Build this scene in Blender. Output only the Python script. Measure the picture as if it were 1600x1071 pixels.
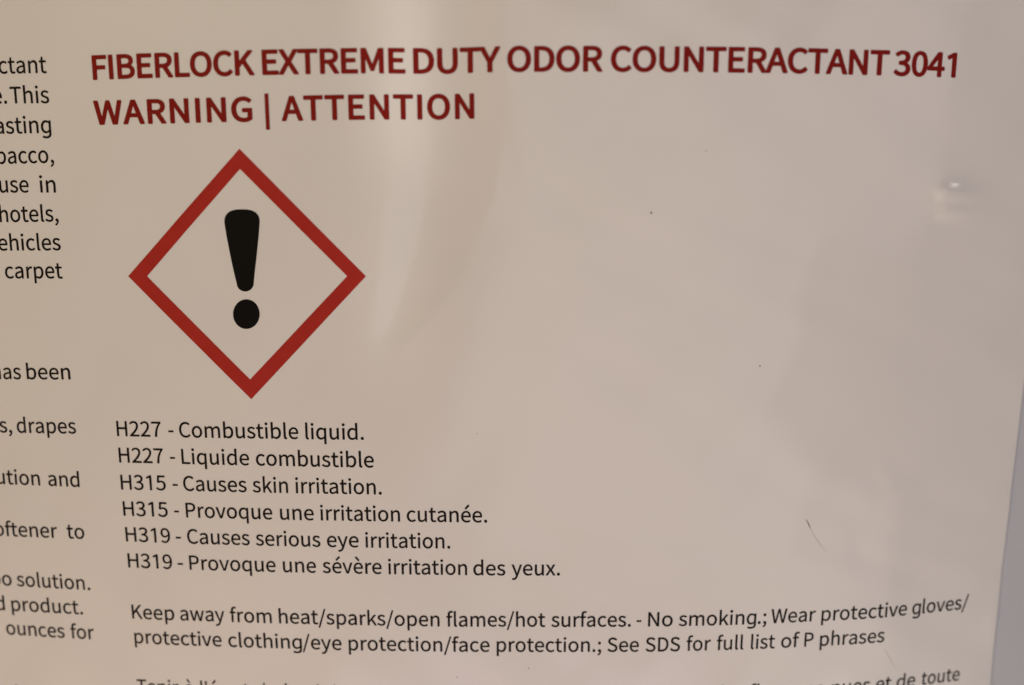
import bpy, bmesh, json, math
from mathutils import Vector, Matrix
import numpy as np

# ------------------------------------------------------------------ scene, camera, light
S = bpy.context.scene
for o in list(bpy.data.objects):
    bpy.data.objects.remove(o)
COL = S.collection

YAW, PITCH, ROLL = -0.002786, 0.066393, -0.001336
FOCAL_PX, DIST = 1700.0, 0.17                      # focal length for a 1600 px wide frame, metres to the label
cy_, sy_, cp_, sp_ = math.cos(YAW), math.sin(YAW), math.cos(PITCH), math.sin(PITCH)
fw = Vector((sy_*cp_, cy_*cp_, -sp_)); rt = Vector((cy_, -sy_, 0)); up = rt.cross(fw)
rt2 = rt*math.cos(ROLL) + up*math.sin(ROLL); up2 = up*math.cos(ROLL) - rt*math.sin(ROLL)
cam_d = bpy.data.cameras.new('camera'); cam = bpy.data.objects.new('camera', cam_d); COL.objects.link(cam)
cam.matrix_world = Matrix(((rt2.x, up2.x, -fw.x, 0), (rt2.y, up2.y, -fw.y, -DIST), (rt2.z, up2.z, -fw.z, 0), (0, 0, 0, 1)))
cam_d.sensor_width = 36; cam_d.sensor_fit = 'HORIZONTAL'; cam_d.lens = 36*FOCAL_PX/1600
cam_d.clip_start = 0.005; cam_d.clip_end = 50
cam_d.dof.use_dof = True; cam_d.dof.focus_distance = 0.1765; cam_d.dof.aperture_fstop = 8.0
S.camera = cam

W = bpy.data.worlds.new('World'); S.world = W; W.use_nodes = True
bg = W.node_tree.nodes['Background']; bg.inputs['Color'].default_value = (0.62, 0.5, 0.4, 1); bg.inputs['Strength'].default_value = 0.03

def area(name, loc, target, sx, sy, energy, col, spread=180):
    d = bpy.data.lights.new(name, 'AREA'); d.shape = 'RECTANGLE'; d.size = sx; d.size_y = sy
    d.energy = energy; d.color = col; d.spread = math.radians(spread)
    o = bpy.data.objects.new(name, d); COL.objects.link(o); o.location = loc
    o.rotation_euler = (Vector(target)-Vector(loc)).to_track_quat('-Z', 'Y').to_euler()
    return o
area('sheen_panel', (0.207, -0.831, -0.293), (0.000, 0.000, -0.015), 0.60, 0.60, 0.806, (1.000, 0.929, 0.996))  # unseen panel added so the film mirrors a pale veil
area('under_fill', (0.000, -0.211, -0.468), (0.000, 0.000, -0.015), 0.35, 0.35, 0.386, (0.747, 0.668, 1.000))  # added fill from below, lifts the bottom of the label
area('sheen_panel_upper', (0.590, -0.678, -0.062), (0.000, 0.000, -0.015), 0.28, 0.28, 0.138, (1.000, 0.931, 0.984))  # extra panel added for the pale sheen at upper right
area('sheen_panel_low', (0.487, -0.541, -0.544), (0.000, 0.000, -0.015), 0.30, 0.30, 0.112, (0.967, 0.906, 1.000))  # extra panel added for the pale sheen at lower right
area('warm_fill', (-0.468, -0.668, 0.365), (0.000, 0.000, -0.015), 0.40, 0.40, 2.465, (1.000, 0.901, 0.459))  # added warm light from upper left, balanced to the label's tone
area('upper_fill', (0.150, -0.600, 0.640), (0.000, 0.000, -0.015), 0.50, 0.50, 1.317, (0.813, 0.581, 1.000))  # added fill high in front, evens out the label colour
area('low_fill_warm', (-0.468, -0.218, -0.752), (0.000, 0.000, -0.015), 0.40, 0.40, 3.189, (1.000, 0.619, 0.374))  # added warm fill from low left; no counter stands there
area('low_fill_right', (0.468, -0.218, -0.752), (0.000, 0.000, -0.015), 0.40, 0.40, 2.599, (1.000, 0.904, 0.732))  # added fill from low right; no counter stands there
area('streak_beam', (-.017, -.42, .30), (-.0165, 0, .042), .010, .045, .00019, (1, .90, .68), 1.5)  # narrow beam added to throw the pale streak on the film
area('streak_beam_faint', (-.020, -.42, .28), (-.0198, 0, .017), .011, .055, .00011, (1, .90, .68), 1.5)  # weaker added beam, carries that streak further down
area('glint_light', (.757, -.437, .215), (.068, 0, .012), .07, .07, .28, (1, .95, .88))  # small bright light added to make the dent glint
S.view_settings.view_transform = 'Standard'; S.view_settings.look = 'None'
S.view_settings.exposure = 0; S.view_settings.gamma = 1; S.view_settings.use_curve_mapping = False
S.render.engine = 'CYCLES'; S.cycles.use_denoising = True
S.cycles.use_light_tree = False; S.cycles.light_sampling_threshold = 0
S.render.filter_size = 1.5

# ------------------------------------------------------------------ helpers
def tag(o, label=None, cat=None):
    if label: o['label'] = label
    if cat: o['category'] = cat
    return o

def link(name, verts, faces, mat, parent=None, smooth=False):
    me = bpy.data.meshes.new(name); me.from_pydata(verts, [], faces); me.update()
    if smooth: me.polygons.foreach_set('use_smooth', [True]*len(me.polygons))
    me.materials.append(mat)
    o = bpy.data.objects.new(name, me); COL.objects.link(o)
    if parent is not None: o.parent = parent
    return o

# front wall of the container, metres: X right, Z up, returns Y (away from the viewer).
# It leans in towards its foot, bulges gently and rounds off towards the right corner.
def wall(X, Z):
    Z = np.clip(Z, -.2, .16)
    d = np.maximum(X - .024338, 0)
    return (-.153906*Z + .5*2.261539*(X-.006396)**2*np.clip(1+3.965421*Z, .3, 1.6)
            + 1.028943*d*d*np.clip(1-10.15329*Z, .05, 2.2) + .174346*Z*Z)

# label film over it: small dents and ripples
def gauss(X, Z, x, z, sx, sz, a=0.0):
    c, s = math.cos(a), math.sin(a)
    u = (X-x)*c + (Z-z)*s; v = -(X-x)*s + (Z-z)*c
    return np.exp(-.5*(u/sx)**2 - .5*(v/sz)**2)
RS = np.array([2.0, 2.0, 2.3, 2.8, 3.4, 4.3, 5.4, 6.2, 6.4, 6.5])/1000
RZ = np.array([-20., -12, -8, -3, 3, 12, 25, 40, 60, 100])/1000      # a shallow ridge in the film ...
RX = np.array([-20.4, -20.2, -18.6, -16.8, -15.0, -12.6, -10.8, -10.2, -10.0, -10])/1000
CX = np.array([-20.2, -17.6, -13.4, -9.6, -6.6, -3.2, -1.3, -2.0, -2.6, -3])/1000      # ... ending in a crease on its right
SZ = np.array([-100., -78, -60, -40, -25, -8, 12, 26, 40, 70])/1000  # long soft fold where the film turns the corner
SX = np.array([66., 65.2, 64.2, 62.6, 62, 62.5, 64, 66.5, 69, 72])/1000
SA = np.array([.40, .40, .34, .2, .08, .06, .12, .3, .36, .36])/1000
def dents(X, Z):
    xr, xc = np.interp(Z, RZ, RX), np.interp(Z, RZ, CX)
    d = np.maximum(xc-xr, .0004)
    p = .12*d*np.interp(Z, [-.022, -.010, .02, .055, .078], [0, .8, 1, .9, 0])
    q = np.clip((xc-X)/d, 0, 1)
    h = -np.where(X > xr, p*(.65*np.sin(math.pi/2*q)+.35*q*q*(3-2*q)), p*np.exp(-.5*((X-xr)/np.interp(Z, RZ, RS))**2))
    sx, sa = np.interp(Z, SZ, SX), np.interp(Z, SZ, SA)
    u = X-sx
    h += sa*np.where(u < 0, np.exp(-.5*(u/.009)**2), np.exp(-.5*(u/.0042)**2))
    h += .00056*(gauss(X, Z, .0684, .0121, np.where(X < .0684, .0013, .0034), .0012) + .62*gauss(X, Z, .0686, .0092, np.where(X < .0686, .0012, .0030), .0008)) + .00003*gauss(X, Z, .0783, -.013, .0009, .0003)
    h += .00009*gauss(X, Z, .0622, -.0345, .0012, .002, .5) - .00007*gauss(X, Z, .0575, -.045, .0014, .004, .3) + .00006*gauss(X, Z, .0655, -.0372, .003, .0011, .2)
    h += .00005*gauss(X, Z, .0012, .0205, .0012, .007, .1) + .00005*gauss(X, Z, .015, .0165, .007, .0022, .06)
    h += .00010*gauss(X, Z, .0856, -.0625, .0012, .003)
    h += .00006*(np.sin(X*310+Z*90+1)*np.sin(Z*240-X*60) + .7*np.sin(X*150-Z*170))
    h += .000028*(np.sin(X*520+Z*210+2*np.sin(Z*130))*np.sin(Z*470-X*190+1.3) + .8*np.sin(X*330-Z*390+2*np.sin(X*90+2)))*np.clip((X+.005)/.02, .25, 1)
    return -h
FILM = 0.00015
def film(X, Z):
    return wall(X, Z) + dents(X, Z) - FILM

# ------------------------------------------------------------------ materials
def mat(name):
    m = bpy.data.materials.new(name); m.use_nodes = True
    return m, m.node_tree, m.node_tree.nodes['Principled BSDF']
def noise_bump(nt, bsdf, scale, dist, strength, detail=3):
    tc = nt.nodes.new('ShaderNodeTexCoord'); nz = nt.nodes.new('ShaderNodeTexNoise'); bp = nt.nodes.new('ShaderNodeBump')
    nz.inputs['Scale'].default_value = scale; nz.inputs['Detail'].default_value = detail
    bp.inputs['Distance'].default_value = dist; bp.inputs['Strength'].default_value = strength
    nt.links.new(tc.outputs['Object'], nz.inputs['Vector']); nt.links.new(nz.outputs['Fac'], bp.inputs['Height'])
    nt.links.new(bp.outputs['Normal'], bsdf.inputs['Normal'])
    return tc, nz
def mottled(name, c1, c2, scale, rough, bump=None, coat=0.0):
    m, nt, b = mat(name)
    tc = nt.nodes.new('ShaderNodeTexCoord'); nz = nt.nodes.new('ShaderNodeTexNoise'); mx = nt.nodes.new('ShaderNodeMix'); mx.data_type = 'RGBA'
    nz.inputs['Scale'].default_value = scale; nz.inputs['Detail'].default_value = 5
    mx.inputs[6].default_value = (*c1, 1); mx.inputs[7].default_value = (*c2, 1)
    nt.links.new(tc.outputs['Object'], nz.inputs['Vector']); nt.links.new(nz.outputs['Fac'], mx.inputs[0]); nt.links.new(mx.outputs[2], b.inputs['Base Color'])
    b.inputs['Roughness'].default_value = rough
    if coat: b.inputs['Coat Weight'].default_value = coat; b.inputs['Coat Roughness'].default_value = .12
    if bump: noise_bump(nt, b, *bump)
    return m
M_BODY = mottled('grey_polyethylene', (.48, .495, .53), (.52, .535, .57), 25, .42, (900, .0001, .25))
M_LABEL = mottled('glossy_label_film', (.72, .71, .69), (.75, .735, .71), 60, .45, (420, .00004, .22), 1.0)
M_LABEL.node_tree.nodes['Principled BSDF'].inputs['Coat Roughness'].default_value = .14
M_INK = mottled('black_brown_ink', (.007, .0035, .002), (.011, .006, .0035), 3000, .55)
M_BLACK_INK = mottled('solid_black_ink', (.003, .003, .003), (.005, .004, .004), 3000, .35)
M_RED_INK = mottled('dark_red_ink', (.18, .0055, .003), (.22, .009, .005), 2500, .55)
M_DIAMOND = mottled('red_ink', (.335, .020, .014), (.41, .030, .022), 350, .5)
for q in (M_INK, M_RED_INK, M_DIAMOND):
    q.node_tree.nodes['Principled BSDF'].inputs['Specular IOR Level'].default_value = .14
M_BLACK_INK.node_tree.nodes['Principled BSDF'].inputs['Specular IOR Level'].default_value = .25
M_SPECK = mottled('dirt', (.20, .16, .13), (.30, .25, .21), 4000, .7)
M_SCUFF_CREASE = mottled('scuff_crease_line', (.52, .48, .44), (.58, .54, .50), 4000, .7)

# ------------------------------------------------------------------ container
jug = bpy.data.objects.new('plastic_container', None); COL.objects.link(jug)
tag(jug, 'grey white plastic container carrying a glossy white hazard label with red diamond', 'container')
jug.location = (0, 0, -.2)
bpy.context.view_layer.update()

def recess(x, z):                                                    # shallow panel the label sits over
    st = lambda v, a, b: np.clip((v-a)/(b-a), 0, 1)**2*(3-2*np.clip((v-a)/(b-a), 0, 1))
    return .0013*st(x, -.165, -.15)*(1-st(x, .066, .080))*st(z, -.112, -.1)*(1-st(z, .08, .092))
XL, XR, DEPTH, RC = -.185, .112, .17, .032
zs = [-.2, -.199, -.196] + [-.19 + .0025*i for i in range(133)]
rings = []
xsf = np.linspace(XL, XR, 150)
for z in zs:
    yf = wall(xsf, np.full_like(xsf, z)) + recess(xsf, z)
    pts = list(zip(xsf, yf))
    sr = (yf[-1]-yf[-2])/(xsf[-1]-xsf[-2]); sl = (yf[1]-yf[0])/(xsf[1]-xsf[0])
    a0 = math.atan(sr)
    ox, oy = XR - RC*math.sin(a0), yf[-1] + RC*math.cos(a0)
    for k in range(1, 25):
        a = a0 + (math.pi/2-a0)*k/24
        pts.append((ox+RC*math.sin(a), oy-RC*math.cos(a)))
    xr = ox+RC; yb = float(wall(np.array([0.]), np.array([z]))[0]) + DEPTH
    for k in range(0, 13):
        a = math.pi/2*k/12
        pts.append((xr-RC+RC*math.cos(a), yb-RC+RC*math.sin(a)))
    b0 = math.atan(sl)
    ox, oy = XL - RC*math.sin(b0), yf[0] + RC*math.cos(b0)
    xl = ox-RC
    for k in range(0, 13):
        a = math.pi/2 + math.pi/2*k/12
        pts.append((xl+RC+RC*math.cos(a), yb-RC+RC*math.sin(a)))
    for k in range(0, 24):
        a = -math.pi/2 + (math.pi/2+b0)*k/24
        pts.append((ox+RC*math.sin(a), oy-RC*math.cos(a)))
    g = {-.2: .985, -.199: .992, -.196: .998}.get(z, 1.0)
    cxm, cym = (xr+xl)/2, yb-DEPTH/2
    rings.append([((x-cxm)*g+cxm, (y-cym)*g+cym, z) for x, y in pts])
# shoulder rising to a closed top
last = rings[-1]; cxm = sum(q[0] for q in last)/len(last); cym = sum(q[1] for q in last)/len(last)
for k in range(1, 13):
    a = math.pi/2*k/12
    g = 1-.22*(1-math.cos(a))
    rings.append([((q[0]-cxm)*g+cxm, (q[1]-cym)*g+cym, last[0][2]+.03*math.sin(a)) for q in last])
n = len(last); V = [v for r in rings for v in r]; F = []
for i in range(len(rings)-1):
    for j in range(n):
        F.append((i*n+j, i*n+(j+1) % n, (i+1)*n+(j+1) % n, (i+1)*n+j))
F.append(tuple(range(n-1, -1, -1))); F.append(tuple((len(rings)-1)*n+j for j in range(n)))
def shift(vs): return [(v[0], v[1], v[2]+.2) for v in vs]          # into the container's own frame
body = link('body', shift(V), F, M_BODY, jug, True)

# ------------------------------------------------------------------ label
EZ = np.array([-.12, -.076, -.0615, -.045, -.032, -.0239, .02, .1])
EX = np.array([.0874, .08722, .08672, .08668, .0866, .0868, .0868, .0866])
def edge_x(z):                                                        # right edge, cut a little unevenly
    k = np.array([-2., -1, 0, 1, 2])*.004
    return np.mean([np.interp(z+q, EZ, EX) for q in k], axis=0)
LX, LZ0, LZ1 = -.172, -.118, .098
NX, NZ = 520, 400
zz = np.linspace(LZ0, LZ1, NZ); tt = np.linspace(0, 1, NX)
Xg = LX + (edge_x(zz)[:, None]-LX)*tt[None, :]; Zg = np.repeat(zz[:, None], NX, 1)
Yg = film(Xg, Zg)
V = np.stack([Xg, Yg, Zg], -1).reshape(-1, 3).tolist(); F = []
for i in range(NZ-1):
    b = i*NX
    F += [(b+j, b+j+1, b+NX+j+1, b+NX+j) for j in range(NX-1)]
# the film's cut edge, folded back to the container wall all the way round
border = ([j for j in range(NX)] + [i*NX+NX-1 for i in range(1, NZ)] + [(NZ-1)*NX+j for j in range(NX-2, -1, -1)] + [i*NX for i in range(NZ-2, 0, -1)])
base = len(V)
for q in border:
    x, y, z = V[q]; V.append((x, float(wall(np.array([x]), np.array([z]))[0])+.00005, z))
for k in range(len(border)):
    k2 = (k+1) % len(border)
    F.append((border[k2], border[k], base+k, base+k2))
label = link('label', shift(V), F, M_LABEL, jug, True)
bpy.context.view_layer.update()

# ------------------------------------------------------------------ print on the label
INK = 0.00003
def on_label(pts, lift=INK):                                          # flat artwork (metres) -> film surface
    a = np.array(pts, float)
    y = film(a[:, 0], a[:, 1]) - lift
    return np.stack([a[:, 0], y, a[:, 1]+.2], -1).tolist()

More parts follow.
